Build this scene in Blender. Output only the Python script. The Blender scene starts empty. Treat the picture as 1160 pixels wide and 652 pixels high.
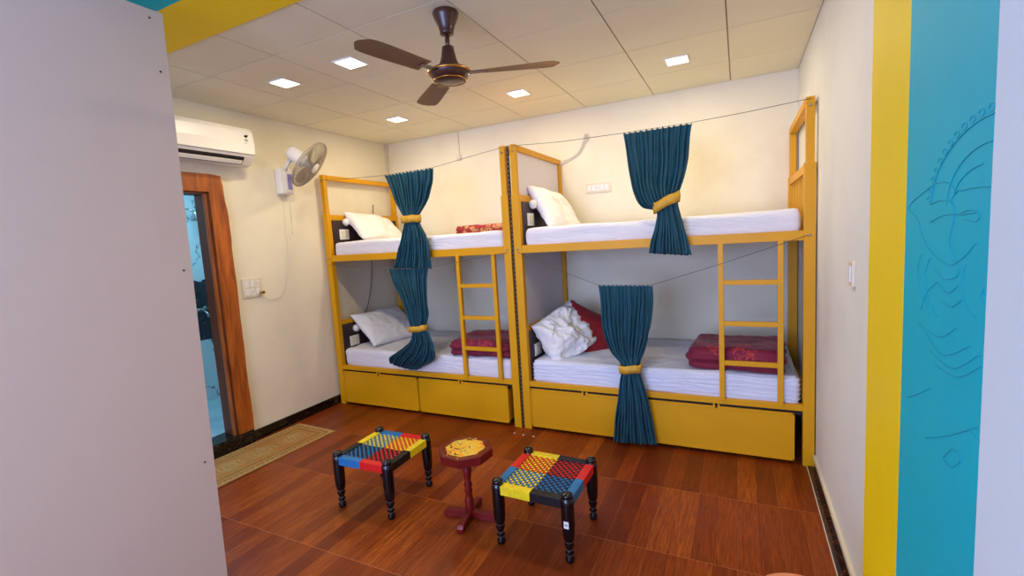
import bpy, bmesh, math, random
from mathutils import Vector, Matrix, noise, Euler
random.seed(7)
SC = bpy.context.scene
COL = SC.collection
PI = math.pi

# ------------------------------------------------------------------ camera
def cam_axes(yaw, pitch, roll):
    y, p, r = (math.radians(a) for a in (yaw, pitch, roll))
    fw = Vector((math.sin(y)*math.cos(p), math.cos(y)*math.cos(p), math.sin(p)))
    rt = Vector((math.cos(y), -math.sin(y), 0)); up = rt.cross(fw)
    return rt*math.cos(r)+up*math.sin(r), -rt*math.sin(r)+up*math.cos(r), fw
cd = bpy.data.cameras.new('camera'); cam = bpy.data.objects.new('camera', cd); COL.objects.link(cam)
rt, up, fw = cam_axes(-26.2545, -6.0639, -3.5342)
M = Matrix((rt, up, -fw)).transposed().to_4x4(); M.translation = Vector((3.642, -4.3301, 1.5385))
cam.matrix_world = M
cd.sensor_width = 36; cd.lens = 527.51/1160*36; cd.clip_start = .02
SC.camera = cam
vs = SC.view_settings
SC.display_settings.display_device = 'sRGB'
vs.view_transform = 'Standard'; vs.look = 'None'; vs.gamma = 1; vs.exposure = -0.07; vs.use_curve_mapping = False

# ------------------------------------------------------------------ world and lights
LED_W = 8.3
DAY_W = 230
w = bpy.data.worlds.new('world'); SC.world = w; w.use_nodes = True
w.node_tree.nodes['Background'].inputs[0].default_value = (.55, .7, 1, 1)
w.node_tree.nodes['Background'].inputs[1].default_value = .6

def area(name, loc, rot, sx, sy, power, color, spread=180):
    l = bpy.data.lights.new(name, 'AREA'); l.shape = 'RECTANGLE'; l.size = sx; l.size_y = sy
    l.energy = power; l.color = color; l.spread = math.radians(spread)
    o = bpy.data.objects.new(name, l); o.location = loc; o.rotation_euler = rot; COL.objects.link(o); return o
# daylight falling in through the wide window of the front room, and an added unseen ceiling fill that brightens the partition board
area('window_daylight', (2.2, -7.12, 1.55), (PI/2, 0, 0), 2.6, 1.7, DAY_W, (.44, .55, 1))
area('front_room_fill', (2.7, -5.6, 2.86), (0, 0, 0), 1.2, .2, 26, (.84, .88, 1))
area('bathroom_light', (-.65, -2.1, 2.36), (0, 0, 0), .5, .5, 16, (.32, .74, 1))

# ------------------------------------------------------------------ colour and materials
def lin(c):
    def f(v):
        v /= 255.0
        return v/12.92 if v <= .04045 else ((v+.055)/1.055)**2.4
    return (f(c[0]), f(c[1]), f(c[2]), 1)
class NT:
    def __init__(s, name):
        s.m = bpy.data.materials.new(name); s.m.use_nodes = True
        s.t = s.m.node_tree; s.b = s.t.nodes['Principled BSDF']
    def n(s, typ, **kw):
        x = s.t.nodes.new(typ)
        for k, v in kw.items(): setattr(x, k, v)
        return x
    def l(s, a, b): s.t.links.new(a, b)
    def math(s, op, a, b=None, c=None):
        x = s.n('ShaderNodeMath', operation=op)
        for i, v in enumerate((a, b, c)):
            if v is None: continue
            if isinstance(v, (int, float)): x.inputs[i].default_value = v
            else: s.l(v, x.inputs[i])
        return x.outputs[0]
    def mix(s, f, a, b, mode='MIX'):
        x = s.n('ShaderNodeMix', data_type='RGBA', blend_type=mode)
        if isinstance(f, (int, float)): x.inputs[0].default_value = f
        else: s.l(f, x.inputs[0])
        for i, v in ((6, a), (7, b)):
            if isinstance(v, tuple): x.inputs[i].default_value = v
            else: s.l(v, x.inputs[i])
        return x.outputs[2]
    def coord(s): return s.n('ShaderNodeTexCoord').outputs['Object']
    def mapping(s, v, sc=(1, 1, 1), loc=(0, 0, 0), rot=(0, 0, 0)):
        x = s.n('ShaderNodeMapping'); s.l(v, x.inputs[0])
        x.inputs['Scale'].default_value = sc; x.inputs['Location'].default_value = loc; x.inputs['Rotation'].default_value = rot
        return x.outputs[0]
    def noise(s, v, scale, detail=4, rough=.5, dist=0):
        x = s.n('ShaderNodeTexNoise'); s.l(v, x.inputs['Vector'])
        x.inputs['Scale'].default_value = scale; x.inputs['Detail'].default_value = detail
        x.inputs['Roughness'].default_value = rough; x.inputs['Distortion'].default_value = dist
        return x.outputs[0]
    def ramp(s, v, stops, interp='LINEAR'):
        x = s.n('ShaderNodeValToRGB'); s.l(v, x.inputs[0]); r = x.color_ramp; r.interpolation = interp
        while len(r.elements) < len(stops): r.elements.new(.5)
        for e, (p, c) in zip(r.elements, stops): e.position = p; e.color = c
        return x.outputs[0]
    def bump(s, h, strength=.2, dist=.01):
        x = s.n('ShaderNodeBump'); x.inputs['Strength'].default_value = strength; x.inputs['Distance'].default_value = dist
        s.l(h, x.inputs['Height']); s.l(x.outputs[0], s.b.inputs['Normal'])
    def base(s, c):
        if isinstance(c, tuple): s.b.inputs['Base Color'].default_value = c
        else: s.l(c, s.b.inputs['Base Color'])
    def set(s, **kw):
        for k, v in kw.items(): s.b.inputs[k.replace('_', ' ')].default_value = v
        return s.m

def simple(name, rgb, rough=.5, var=.06, scale=6, bump=0, bscale=60, **kw):
    t = NT(name); c = lin(rgb); co = t.coord()
    dark = tuple(x*(1-var*2.2) for x in c[:3])+(1,)
    f = t.noise(co, scale, 5, .6)
    t.base(t.mix(t.ramp(f, [(.35, (0, 0, 0, 1)), (.7, (1, 1, 1, 1))]), dark, c))
    if bump: t.bump(t.noise(co, bscale, 3), bump, .004)
    t.set(Roughness=rough, **kw)
    return t.m

def wall_paint(name, rgb, stain=(180, 150, 110), amount=.16, rough=.75, smudge=.0):
    t = NT(name); co = t.coord()
    f = t.noise(co, 1.7, 7, .62)
    m = t.ramp(f, [(.48, (0, 0, 0, 1)), (.75, (amount,)*3+(1,))])
    c = t.mix(m, lin(rgb), lin(stain))
    f2 = t.noise(co, 9, 4, .7)
    c = t.mix(t.ramp(f2, [(.66, (0, 0, 0, 1)), (.8, (amount*.7+smudge,)*3+(1,))]), c, lin(stain))
    t.base(c); t.bump(t.noise(co, 14, 6, .6), .12, .01)
    t.set(Roughness=rough, Specular_IOR_Level=.25); return t.m

M_WALL = wall_paint('cream_wall_paint', (236, 227, 200), (176, 152, 112), .2)
M_WALLR = wall_paint('white_wall_paint', (230, 230, 222), (150, 130, 120), .12, smudge=.05)
M_FRONT = wall_paint('front_room_white_paint', (210, 222, 226), (170, 170, 180), .08)
M_YBAND = wall_paint('yellow_band_paint', (242, 208, 6), (130, 96, 10), .1, .55, .06)
M_TBAND = wall_paint('turquoise_band_paint', (0, 176, 190), (6, 120, 145), .12, .6, .05)
M_BOARD = wall_paint('grey_laminate_board', (212, 188, 168), (188, 164, 148), .2, .42)
M_YEL = simple('yellow_enamel_metal', (222, 158, 2), .45, .03, 3, .03, 30, Specular_IOR_Level=.3)
M_TEAL = simple('teal_velvet', (0, 78, 94), .7, .14, 14, .2, 220, Sheen_Weight=.1, Sheen_Roughness=.4)
M_TIE = simple('gold_tieback_fabric', (222, 168, 44), .6, .12, 30, .2, 260)
M_BLACK = simple('black_lacquer', (10, 10, 14), .18, .2, 10)
M_RING = simple('silver_ring_paint', (84, 84, 86), .3)
M_DARK = simple('dark_fibreboard_gap_shade', (22, 16, 14), .7)
M_HEAD = simple('dark_brown_laminate', (58, 38, 36), .45, .1, 8)
M_PWHITE = simple('white_plastic', (236, 232, 222), .35, .02)
M_IVORY = simple('ivory_plastic', (228, 216, 188), .4, .03)
M_TRANSP = simple('beige_fan_blade', (196, 184, 166), .4, .03)
M_GUARD = simple('dusty_fan_guard', (176, 162, 142), .5, .06)
M_GREYP = simple('grey_plastic', (168, 160, 160), .4, .03)
M_LAV = simple('lavender_plastic', (140, 130, 190), .4, .03)
M_PANEL = simple('white_partition_laminate', (222, 214, 220), .45, .03, 2)
M_WIRE = simple('grey_wire', (92, 84, 76), .5)
M_CORD = simple('white_cord', (226, 220, 205), .5)
M_STEEL = simple('brushed_steel', (170, 170, 172), .3, .05, 8, Metallic=.9)
M_PEACH = simple('peach_plastic', (238, 158, 112), .4, .03)
M_REDW = simple('dark_red_painted_wood', (116, 14, 8), .35, .14, 20, .05)
M_BROWNM = simple('brown_fan_enamel', (70, 36, 26), .3, .08)
M_BLADE = simple('brown_fan_blade', (150, 118, 88), .4, .08)
M_GOLD = simple('brass_trim', (200, 140, 60), .25, .05, 8, Metallic=.8)
M_CASTER = simple('black_rubber_and_gap_shade', (14, 14, 14), .6)
M_PENCIL = simple('pencil_line', (0, 160, 176), .8)
M_TILELAMP = None

def sheet_mat(name, rgb, cells=True):
    t = NT(name); co = t.coord()
    f = t.noise(co, 3.5, 6, .6)
    t.base(t.mix(f, lin(tuple(int(v*.96) for v in rgb)), lin(rgb)))
    h = t.math('ADD', t.noise(t.mapping(co, (1, 2.4, 6)), 4, 6, .6, 1.2), t.math('MULTIPLY', t.noise(co, 260, 2), .12))
    t.bump(h, .5, .03); t.set(Roughness=.8, Sheen_Weight=.2); return t.m
M_SHEET = sheet_mat('white_cotton_sheet', (234, 231, 232))
M_SHEETF = sheet_mat('white_quilted_sheet', (228, 230, 240))
M_PILLOW = sheet_mat('white_pillowcase', (242, 238, 234))
def printed_pillow():
    t = NT('printed_pillowcase'); co = t.coord()
    f = t.noise(co, 22, 3, .5, 2.5)
    m = t.ramp(f, [(.48, (0, 0, 0, 1)), (.5, (.5, .5, .5, 1)), (.53, (0, 0, 0, 1))])
    t.base(t.mix(m, lin((242, 238, 232)), lin((170, 160, 150))))
    t.bump(t.noise(co, 6, 5, .6, 1), .4, .03); t.set(Roughness=.8); return t.m
M_PPRINT = printed_pillow()
def plush(name, a, b, flo, thr=.62, fs=5.5):
    t = NT(name); co = t.coord()
    f = t.noise(co, 8, 5, .6, .6)
    c = t.mix(f, lin(a), lin(b))
    v = t.n('ShaderNodeTexVoronoi'); t.l(co, v.inputs['Vector']); v.inputs['Scale'].default_value = fs
    petals = t.noise(t.mapping(co, (1, 1, 1)), 38, 3, .6, 1.4)
    near = t.math('LESS_THAN', v.outputs['Distance'], .42)
    fl = t.math('MULTIPLY', near, t.math('GREATER_THAN', petals, thr-.1))
    c = t.mix(t.math('MULTIPLY', fl, .75), c, lin(flo))
    t.base(c); t.bump(t.noise(co, 90, 4), .5, .01); t.set(Roughness=.7, Sheen_Weight=.2, Sheen_Roughness=.35); return t.m
M_MAROON = plush('maroon_plush_blanket', (92, 4, 34), (138, 12, 52), (196, 60, 60))
M_FLORAL = plush('red_floral_quilt', (150, 24, 36), (196, 60, 50), (240, 190, 120), .55, 16)
M_CUSH = simple('dark_red_cushion_fabric', (150, 10, 20), .75, .1, 18, .3, 160, Sheen_Weight=.1)
M_STRAPS = {k: simple(k+'_nylon_strap', c, .42, .08, 30, .15, 200) for k, c in dict(
    yellow=(246, 214, 24), red=(226, 26, 24), blue=(26, 116, 172), black=(7, 7, 10)).items()}

def wood(name, a, b, rough, scl=(14, 1.2, 14)):
    t = NT(name); co = t.coord()
    f = t.noise(t.mapping(co, scl), 2.2, 8, .65, 1.3)
    g = t.noise(t.mapping(co, tuple(v*4 for v in scl)), 3, 4, .6)
    c = t.mix(t.ramp(f, [(.3, (0, 0, 0, 1)), (.68, (1, 1, 1, 1))]), lin(a), lin(b))
    c = t.mix(t.math('MULTIPLY', g, .35), c, lin(a)); t.base(c)
    t.bump(f, .1, .01); t.set(Roughness=rough); return t.m
M_CASING = wood('orange_teak_wood', (120, 52, 12), (206, 112, 32), .42, (9, 9, .9))
M_JAMB = wood('dark_brown_wood', (72, 32, 12), (112, 56, 24), .5, (9, 9, .9))

def floor_mat():
    t = NT('wood_plank_floor_tiles'); co = t.coord()
    s = t.n('ShaderNodeSeparateXYZ'); t.l(co, s.inputs[0]); X, Y = s.outputs[0], s.outputs[1]
    u = t.math('DIVIDE', t.math('SUBTRACT', X, .02), .1); v = t.math('DIVIDE', t.math('ADD', Y, 1.585), .594)
    pu, pv = t.math('FLOOR', u), t.math('FLOOR', v)
    cb = t.n('ShaderNodeCombineXYZ'); t.l(pu, cb.inputs[0]); t.l(pv, cb.inputs[1])
    wn = t.n('ShaderNodeTexWhiteNoise', noise_dimensions='3D'); t.l(cb.outputs[0], wn.inputs[0])
    rnd = wn.outputs[0]
    cb2 = t.n('ShaderNodeCombineXYZ')
    t.l(t.math('MULTIPLY', X, 26), cb2.inputs[0]); t.l(t.math('MULTIPLY', Y, 1.7), cb2.inputs[1]); t.l(t.math('MULTIPLY', rnd, 40), cb2.inputs[2])
    g1 = t.noise(cb2.outputs[0], 1.6, 7, .68, 1.6)
    cb3 = t.n('ShaderNodeCombineXYZ')
    t.l(t.math('MULTIPLY', X, 130), cb3.inputs[0]); t.l(t.math('MULTIPLY', Y, 6), cb3.inputs[1]); t.l(t.math('MULTIPLY', rnd, 60), cb3.inputs[2])
    g2 = t.noise(cb3.outputs[0], 1.4, 4, .7)
    tone = t.math('ADD', t.math('MULTIPLY', rnd, .44), t.math('MULTIPLY', g1, .66))
    c = t.ramp(tone, [(.15, lin((72, 26, 7))), (.42, lin((118, 48, 11))), (.68, lin((156, 72, 15))), (.92, lin((204, 112, 34)))])
    c = t.mix(t.ramp(g2, [(.35, (.75, .75, .75, 1)), (.62, (0, 0, 0, 1))]), c, lin((86, 26, 8)))
    big = t.noise(co, 1.3, 3)
    c = t.mix(t.math('MULTIPLY', big, .2), c, lin((168, 76, 22)))
    # printed plank edge (0.1 m), tile joints (0.2 m and 0.594 m)
    def line(val, width):
        fr = t.math('FRACT', val); d = t.math('MINIMUM', fr, t.math('SUBTRACT', 1, fr))
        return t.math('LESS_THAN', d, width)
    lj = line(t.math('DIVIDE', t.math('SUBTRACT', X, .02), .2), .006); lv = line(v, .0022)
    c = t.mix(t.math('MULTIPLY', line(u, .018), .45), c, lin((70, 20, 8)))
    c = t.mix(t.math('MULTIPLY', lj, .5), c, lin((190, 110, 66)))
    c = t.mix(t.math('MULTIPLY', lv, .65), c, lin((204, 126, 80)))
    t.base(c); t.b.inputs['Roughness'].default_value = .34
    t.l(t.ramp(g1, [(.2, (.27,)*3+(1,)), (.8, (.42,)*3+(1,))]), t.b.inputs['Roughness'])
    t.bump(t.math('ADD', t.math('MULTIPLY', g2, .4), t.math('MULTIPLY', lj, -1)), .08, .004)
    t.b.inputs['Specular IOR Level'].default_value = .24
    return t.m
M_FLOOR = floor_mat()
def ceil_mat():
    t = NT('gypsum_ceiling_tile'); co = t.coord()
    f = t.noise(co, 1.1, 6, .6)
    c = t.mix(t.ramp(f, [(.4, (0, 0, 0, 1)), (.8, (.35,)*3+(1,))]), lin((234, 228, 198)), lin((206, 192, 158)))
    g = t.noise(t.mapping(co, (1, 6, 1)), 30, 3)
    c = t.mix(t.math('MULTIPLY', g, .08), c, lin((160, 140, 120)))
    t.base(c); t.bump(t.noise(co, 160, 2), .08, .003); t.set(Roughness=.7); return t.m
M_CEIL = ceil_mat()
M_CEILGAP = simple('ceiling_joint', (150, 132, 108), .8)
def marble(name, bg, vein, scale=3.0, w=.03, blob=0):
    t = NT(name); co = t.coord()
    f = t.noise(co, scale, 6, .6, 1.8)
    m = t.ramp(f, [(.5-w, (0, 0, 0, 1)), (.5, (1, 1, 1, 1)), (.5+w, (0, 0, 0, 1))])
    c = t.mix(m, lin(bg), lin(vein))
    if blob:
        f2 = t.noise(co, blob, 3, .55, .6)
        c = t.mix(t.ramp(f2, [(.66, (0, 0, 0, 1)), (.7, (1, 1, 1, 1))]), c, lin(vein))
    t.base(c); t.set(Roughness=.16); return t.m
M_BMARB = marble('black_marble', (12, 10, 10), (96, 84, 68), 4, .008)
M_BRMARB = marble('brown_skirting_stone', (48, 28, 20), (92, 52, 28), 7, .05)
M_WMARB = marble('veined_bathroom_tile', (206, 218, 226), (30, 44, 60), 1.1, .011)
M_BLOSSOM = marble('black_blossom_tile', (10, 12, 22), (200, 210, 235), 40, 0.0001, 7)
M_BFLOOR = simple('bathroom_floor_tile', (190, 214, 226), .3, .1, 4)
M_SCREW = simple('dark_screw_head', (50, 46, 50), .4)
def rug_mat():
    t = NT('woven_runner_ground'); co = t.coord()
    f = t.noise(co, 60, 3); g = t.noise(co, 300, 2)
    c = t.mix(f, lin((150, 102, 42)), lin((184, 136, 66))); t.base(c); t.bump(g, .5, .004); t.set(Roughness=.9); return t.m
M_RUG = rug_mat()
M_RUGL = simple('cream_runner_yarn', (198, 172, 112), .9, .12, 60, .4, 300)
M_RUGD = simple('brown_runner_yarn', (132, 84, 34), .9, .12, 60, .4, 300)
def painted_top():
    t = NT('painted_table_panel'); co = t.coord()
    f = t.noise(co, 17, 3, .55, 1.4)
    c = t.ramp(f, [(.3, lin((40, 60, 30))), (.37, lin((232, 204, 96))), (.5, lin((240, 186, 34))), (.6, lin((240, 140, 30))), (.7, lin((206, 54, 24)))])
    f2 = t.noise(t.mapping(co, loc=(3, 1, 0)), 48, 2)
    s = t.n('ShaderNodeSeparateXYZ'); t.l(co, s.inputs[0])
    left = t.math('LESS_THAN', s.outputs[0], .02)
    spots = t.math('MULTIPLY', left, t.math('GREATER_THAN', f2, .6))
    c = t.mix(spots, c, lin((30, 40, 44))); t.base(c); t.set(Roughness=.35); return t.m
M_PAINT = painted_top()
def emis(name, rgb, s):
    t = NT(name); t.base(lin(rgb)); t.b.inputs['Emission Color'].default_value = lin(rgb); t.b.inputs['Emission Strength'].default_value = s; return t.m
M_LED = emis('lit_led_diffuser', (255, 240, 225), 9)

# ------------------------------------------------------------------ mesh helpers
class MB:
    def __init__(s): s.bm = bmesh.new(); s.mats = []
    def mi(s, m):
        if m not in s.mats: s.mats.append(m)
        return s.mats.index(m)
    def _mat(s, faces, m, smooth=False):
        i = s.mi(m)
        for f in faces: f.material_index = i; f.smooth = smooth
    def box(s, x0, x1, y0, y1, z0, z1, m, bev=.003, mat=None):
        b = bmesh.new(); bmesh.ops.create_cube(b, size=1)
        for v in b.verts: v.co = Vector(((x0+x1)/2+v.co.x*(x1-x0), (y0+y1)/2+v.co.y*(y1-y0), (z0+z1)/2+v.co.z*(z1-z0)))
        if bev > 0:
            bev = min(bev, .45*min(abs(x1-x0), abs(y1-y0), abs(z1-z0)))
            bmesh.ops.bevel(b, geom=b.edges[:], offset=bev, segments=2, affect='EDGES', profile=.7)
        s.merge(b, m, mat, False)
        return s
    def merge(s, b, m, mat=None, smooth=False):
        if mat is not None: bmesh.ops.transform(b, matrix=mat, verts=b.verts)
        i = s.mi(m); mp = {}
        for v in b.verts: mp[v] = s.bm.verts.new(v.co)
        for f in b.faces:
            try: g = s.bm.faces.new([mp[v] for v in f.verts])
            except ValueError: continue
            g.material_index = i; g.smooth = smooth
        b.free()
    def lathe(s, prof, m, seg=24, mat=None, cap=True, smooth=True):
        b = bmesh.new(); rings = []
        for r, z in prof:
            rings.append([b.verts.new((r*math.cos(2*PI*k/seg), r*math.sin(2*PI*k/seg), z)) for k in range(seg)])
        for a, c in zip(rings, rings[1:]):
            for k in range(seg): b.faces.new((a[k], a[(k+1) % seg], c[(k+1) % seg], c[k]))
        if cap:
            b.faces.new(rings[0][::-1]); b.faces.new(rings[-1])
        bmesh.ops.recalc_face_normals(b, faces=b.faces)
        s.merge(b, m, mat, smooth); return s
    def tube(s, pts, r, m, seg=8, closed=False):
        pts = [Vector(p) for p in pts]; b = bmesh.new(); rings = []; n = len(pts); prev = None
        for i, p in enumerate(pts):
            a = pts[(i-1) % n] if (closed or i > 0) else p; c = pts[(i+1) % n] if (closed or i < n-1) else p
            d = (c-a).normalized()
            if prev is None:
                u = d.orthogonal().normalized()
            else:
                u = prev-d*prev.dot(d); u = u.normalized() if u.length > 1e-6 else d.orthogonal().normalized()
            prev = u; v = d.cross(u)
            rr = r[i] if isinstance(r, (list, tuple)) else r
            rings.append([b.verts.new(p+(u*math.cos(2*PI*k/seg)+v*math.sin(2*PI*k/seg))*rr) for k in range(seg)])
        rng = range(n if closed else n-1)
        for i in rng:
            a, c = rings[i], rings[(i+1) % n]
            for k in range(seg): b.faces.new((a[k], a[(k+1) % seg], c[(k+1) % seg], c[k]))
        if not closed: b.faces.new(rings[0][::-1]); b.faces.new(rings[-1])
        s.merge(b, m, None, True); return s
    def prism(s, poly, z0, z1, m, mat=None, bev=0):
        b = bmesh.new(); lo = [b.verts.new((x, y, z0)) for x, y in poly]; hi = [b.verts.new((x, y, z1)) for x, y in poly]
        n = len(poly); b.faces.new(lo[::-1]); b.faces.new(hi)
        for i in range(n): b.faces.new((lo[i], lo[(i+1) % n], hi[(i+1) % n], hi[i]))
        if bev: bmesh.ops.bevel(b, geom=b.edges[:], offset=bev, segments=2, affect='EDGES', profile=.7)
        s.merge(b, m, mat); return s
    def rbox(s, size, r, step, m, disp=None, mat=None):
        """rounded, finely divided block; disp(p, n) may move each point"""
        h = Vector(size)/2; b = bmesh.new(); cache = {}
        def vert(P):
            k = (round(P.x, 5), round(P.y, 5), round(P.z, 5))
            if k in cache: return cache[k]
            inner = Vector([max(-(h[i]-r), min(h[i]-r, P[i])) for i in range(3)])
            d = P-inner; nn = d.normalized() if d.length > 1e-9 else Vector((0, 0, 1))
            q = inner+nn*r
            if disp: q = q+disp(q, nn)
            cache[k] = b.verts.new(q); return cache[k]
        cnt = [max(4, int(round(size[i]/step))) for i in range(3)]
        def coords(i):
            n = cnt[i]; return [-h[i]+size[i]*j/n for j in range(n+1)]
        C3 = [coords(i) for i in range(3)]
        for ax in range(3):
            a1, a2 = (ax+1) % 3, (ax+2) % 3
            for sg in (-1, 1):
                for i in range(cnt[a1]):
                    for j in range(cnt[a2]):
                        q = []
                        for di, dj in ((0, 0), (1, 0), (1, 1), (0, 1)):
                            P = Vector((0, 0, 0)); P[ax] = sg*h[ax]; P[a1] = C3[a1][i+di]; P[a2] = C3[a2][j+dj]; q.append(vert(P))
                        if sg < 0: q.reverse()
                        b.faces.new(q)
        s.merge(b, m, mat, True); return s
    def build(s, name, parent=None):
        me = bpy.data.meshes.new(name); s.bm.to_mesh(me); s.bm.free()
        for m in s.mats: me.materials.append(m)
        o = bpy.data.objects.new(name, me); COL.objects.link(o)
        if parent: o.parent = parent
        return o
def T(x=0, y=0, z=0, rx=0, ry=0, rz=0): return Matrix.Translation((x, y, z)) @ Euler((rx, ry, rz)).to_matrix().to_4x4()
def thing(name, label, cat, loc=(0, 0, 0), rz=0, group=None):
    o = bpy.data.objects.new(name, None); COL.objects.link(o); o.location = loc; o.rotation_euler = (0, 0, rz)
    o.empty_display_size = .1
    return tag(o, label, cat, group)
def tag(o, label, cat, group=None):
    o['label'] = label; o['category'] = cat
    if group: o['group'] = group
    return o
def struct(o, label=None):
    o['kind'] = 'structure'
    if label: o['label'] = label
    return o
def rehome(root, loc):
    """children of root were modelled in world space: move the empty to loc and keep them where they are"""
    root.location = loc
    for ch in root.children: ch.location = ch.location-Vector(loc)

# ------------------------------------------------------------------ structure
XR, XP, H = 4.057, 3.985, 2.692
YB = .12
struct(MB().box(-.16, XR+.15, -7.2, YB, -.08, 0, M_FLOOR, 0).build('floor'), 'glossy reddish brown wood-plank floor tiles')
struct(MB().box(-.16, XR+.15, 0, YB, 0, 2.95, M_WALL, 0).build('wall_back'), 'cream painted wall behind the bunk beds')
DY0, DY1, DZ0, DZ1 = -2.86, -2.088, .11, 2.03     # the doorway in the left wall
wl = MB()
wl.box(-.15, 0, DY1, 0, 0, 2.95, M_WALL, 0).box(-.15, 0, -7.2, DY0, 0, 2.95, M_WALL, 0)
wl.box(-.15, 0, DY0, DY1, DZ1, 2.95, M_WALL, 0).box(-.15, -.001, DY0, DY1, 0, DZ0-.02, M_WALL, 0)
struct(wl.build('wall_left'), 'cream painted left wall with the bathroom doorway')
struct(MB().box(XR, XR+.15, -2.63, 0, 0, 2.95, M_WALLR, 0).build('wall_right'), 'white right wall beside the bunk bed')
struct(MB().box(XP, XR+.15, -7.2, -3.367, 0, 2.95, M_FRONT, 0).build('wall_front_right'), 'pale lavender white wall beyond the turquoise band')
struct(MB().box(XP, XR+.15, -2.963, -2.63, 0, 2.95, M_YBAND, 0).build('trim_1'), 'yellow painted vertical band on the right pier')
struct(MB().box(XP, XR+.15, -3.367, -2.963, 0, 2.95, M_TBAND, 0).build('trim_2'), 'turquoise painted vertical band on the right pier')
M_YBEAM = M_YBAND
struct(MB().box(0, XP, -2.963, -2.68, 2.685, 2.95, M_YBEAM, 0).build('trim_3'), 'yellow painted beam across the ceiling')
struct(MB().box(0, XP, -3.367, -2.963, 2.685, 2.95, M_TBAND, 0).build('trim_4'), 'turquoise painted beam band at the upper left')
struct(MB().box(-.15, XR+.15, -7.2, -3.367, 2.9, 2.98, M_FRONT, 0).build('ceiling_front'))
# back of the front room with its window opening
wf = MB()
wf.box(0, .9, -7.2, -7.05, 0, 2.9, M_FRONT, 0).box(3.5, XP, -7.2, -7.05, 0, 2.9, M_FRONT, 0)
wf.box(.9, 3.5, -7.2, -7.05, 0, .7, M_FRONT, 0).box(.9, 3.5, -7.2, -7.05, 2.4, 2.9, M_FRONT, 0)
struct(wf.build('wall_front'))
# ceiling : one mesh of tiles
cl = MB(); cl.box(0, XR, -2.68, 0, H+.006, H+.25, M_CEILGAP, 0)
xs = [0]+[.0127+.6*k-.0257+0 for k in range(1, 7)]+[XR]
xs = [0.0, .587, 1.187, 1.787, 2.387, 2.987, 3.587, XR]; ys = [0, -.53, -1.13, -1.73, -2.33, -2.68]
g = .0035
for a, b_ in zip(xs, xs[1:]):
    for c, d in zip(ys, ys[1:]): cl.box(a+g, b_-g, d+g, c-g, H, H+.012, M_CEIL, .0015)
struct(cl.build('ceiling'), 'suspended ceiling of square off-white tiles')
# skirtings
struct(MB().box(0, .012, DY1+.13, -.0, 0, .085, M_BMARB, .002).build('baseboard_left'), 'black marble skirting along the left wall')
br = MB(); br.box(XR-.010, XR, -2.63, -1.05, 0, .06, M_BRMARB, .002); br.box(XR-.045, XR-.006, -2.63, -1.05, 0, .010, M_BRMARB, .002); br.box(XR-.049, XR-.045, -2.63, -1.05, 0, .004, M_IVORY, 0); br.box(XR-.016, XR, -2.63, -1.05, .06, .085, M_IVORY, .002)
struct(br.build('baseboard_right'), 'dark brown skirting with a cream top edge')

# ------------------------------------------------------------------ doorway and bathroom
dr = MB(); cw = .125
wob = [(DY1+cw+.012*noise.noise(Vector((z*2.6, 3, 0)))+.004*noise.noise(Vector((z*11, 1, 0)))-.006*(z > 1.95), z) for z in [.1+k*.06 for k in range(35)]]
wob[-1] = (wob[-1][0]-.012, DZ1+.128)
YZ = Matrix(((0, 0, 1, 0), (1, 0, 0, 0), (0, 1, 0, 0), (0, 0, 0, 1)))
dr.prism([(DY1, .1)]+wob+[(DY1, DZ1+.138)], 0, .022, M_CASING, YZ, .002)
dr.box(0, .022, DY0-cw, DY0, .1, DZ1+.135, M_CASING, .004)
dr.box(0, .0225, DY0, DY1, DZ1, DZ1+.135, M_CASING, .004)
door = struct(dr.build('door_1'), 'orange brown wooden door casing on the left wall')
jb = MB(); jb.box(-.149, .006, DY1-.014, DY1, .1, DZ1, M_JAMB, .002).box(-.149, .006, DY0, DY0+.014, .1, DZ1, M_JAMB, .002).box(-.149, .006, DY0, DY1, DZ1-.014, DZ1, M_JAMB, .002)
jb.box(-.03, .002, DY1-.026, DY1-.012, .1, DZ1, M_CASING, .002)
o = jb.build('door_jamb', door); o['label'] = 'dark brown inner face of the doorway'
struct(MB().box(-.16, .03, DY0-.02, DY1+.12, 0, .108, M_BMARB, .004).build('trim_5'), 'black marble doorway threshold with pale veins')
bx0, by0, by1, bz = -1.17, -3.3, -1.15, .1
struct(MB().box(bx0-.1, -.16, by0, by1, 0, bz, M_BFLOOR, 0).build('floor_bathroom'), 'pale blue lit bathroom floor')
struct(MB().box(bx0-.1, -.15, by0, by1, 2.4, 2.5, M_FRONT, 0).build('ceiling_bathroom'))
wb = MB()
wb.box(bx0-.1, bx0, by0, by1, bz, .72, M_WMARB, 0).box(bx0-.1, bx0+.001, by0, by1, .72, 1.32, M_BLOSSOM, 0).box(bx0-.1, bx0, by0, by1, 1.32, 2.4, M_WMARB, 0)
struct(wb.build('wall_bathroom_back'), 'bathroom wall of veined white tiles with a black blossom band')
struct(MB().box(bx0, -.15, by1, by1+.1, bz, 2.4, M_WMARB, 0).build('wall_bathroom_side'))
struct(MB().box(bx0, -.15, by0-.1, by0, bz, 2.4, M_WMARB, 0).build('wall_bathroom_far'))
sh = thing('wall_shower', 'chrome shower head on a bent arm seen through the bathroom doorway', 'shower', (bx0, -1.66, 2.0))
MB().lathe([(.03, 0), (.03, .006), (.012, .012)], M_STEEL, 16, T(0, 0, 0, 0, PI/2, 0)).build('wall_flange', sh)
MB().tube([(0, 0, 0), (.06, .0, .01), (.12, .02, 0), (.17, .05, -.03)], .009, M_STEEL, 10).build('shower_arm', sh)
MB().lathe([(.012, 0), (.02, -.02), (.05, -.06), (.052, -.08), (.04, -.082)][::-1], M_STEEL, 20, T(.17, .05, -.02, .3, .3, 0)).build('shower_head', sh)
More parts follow.
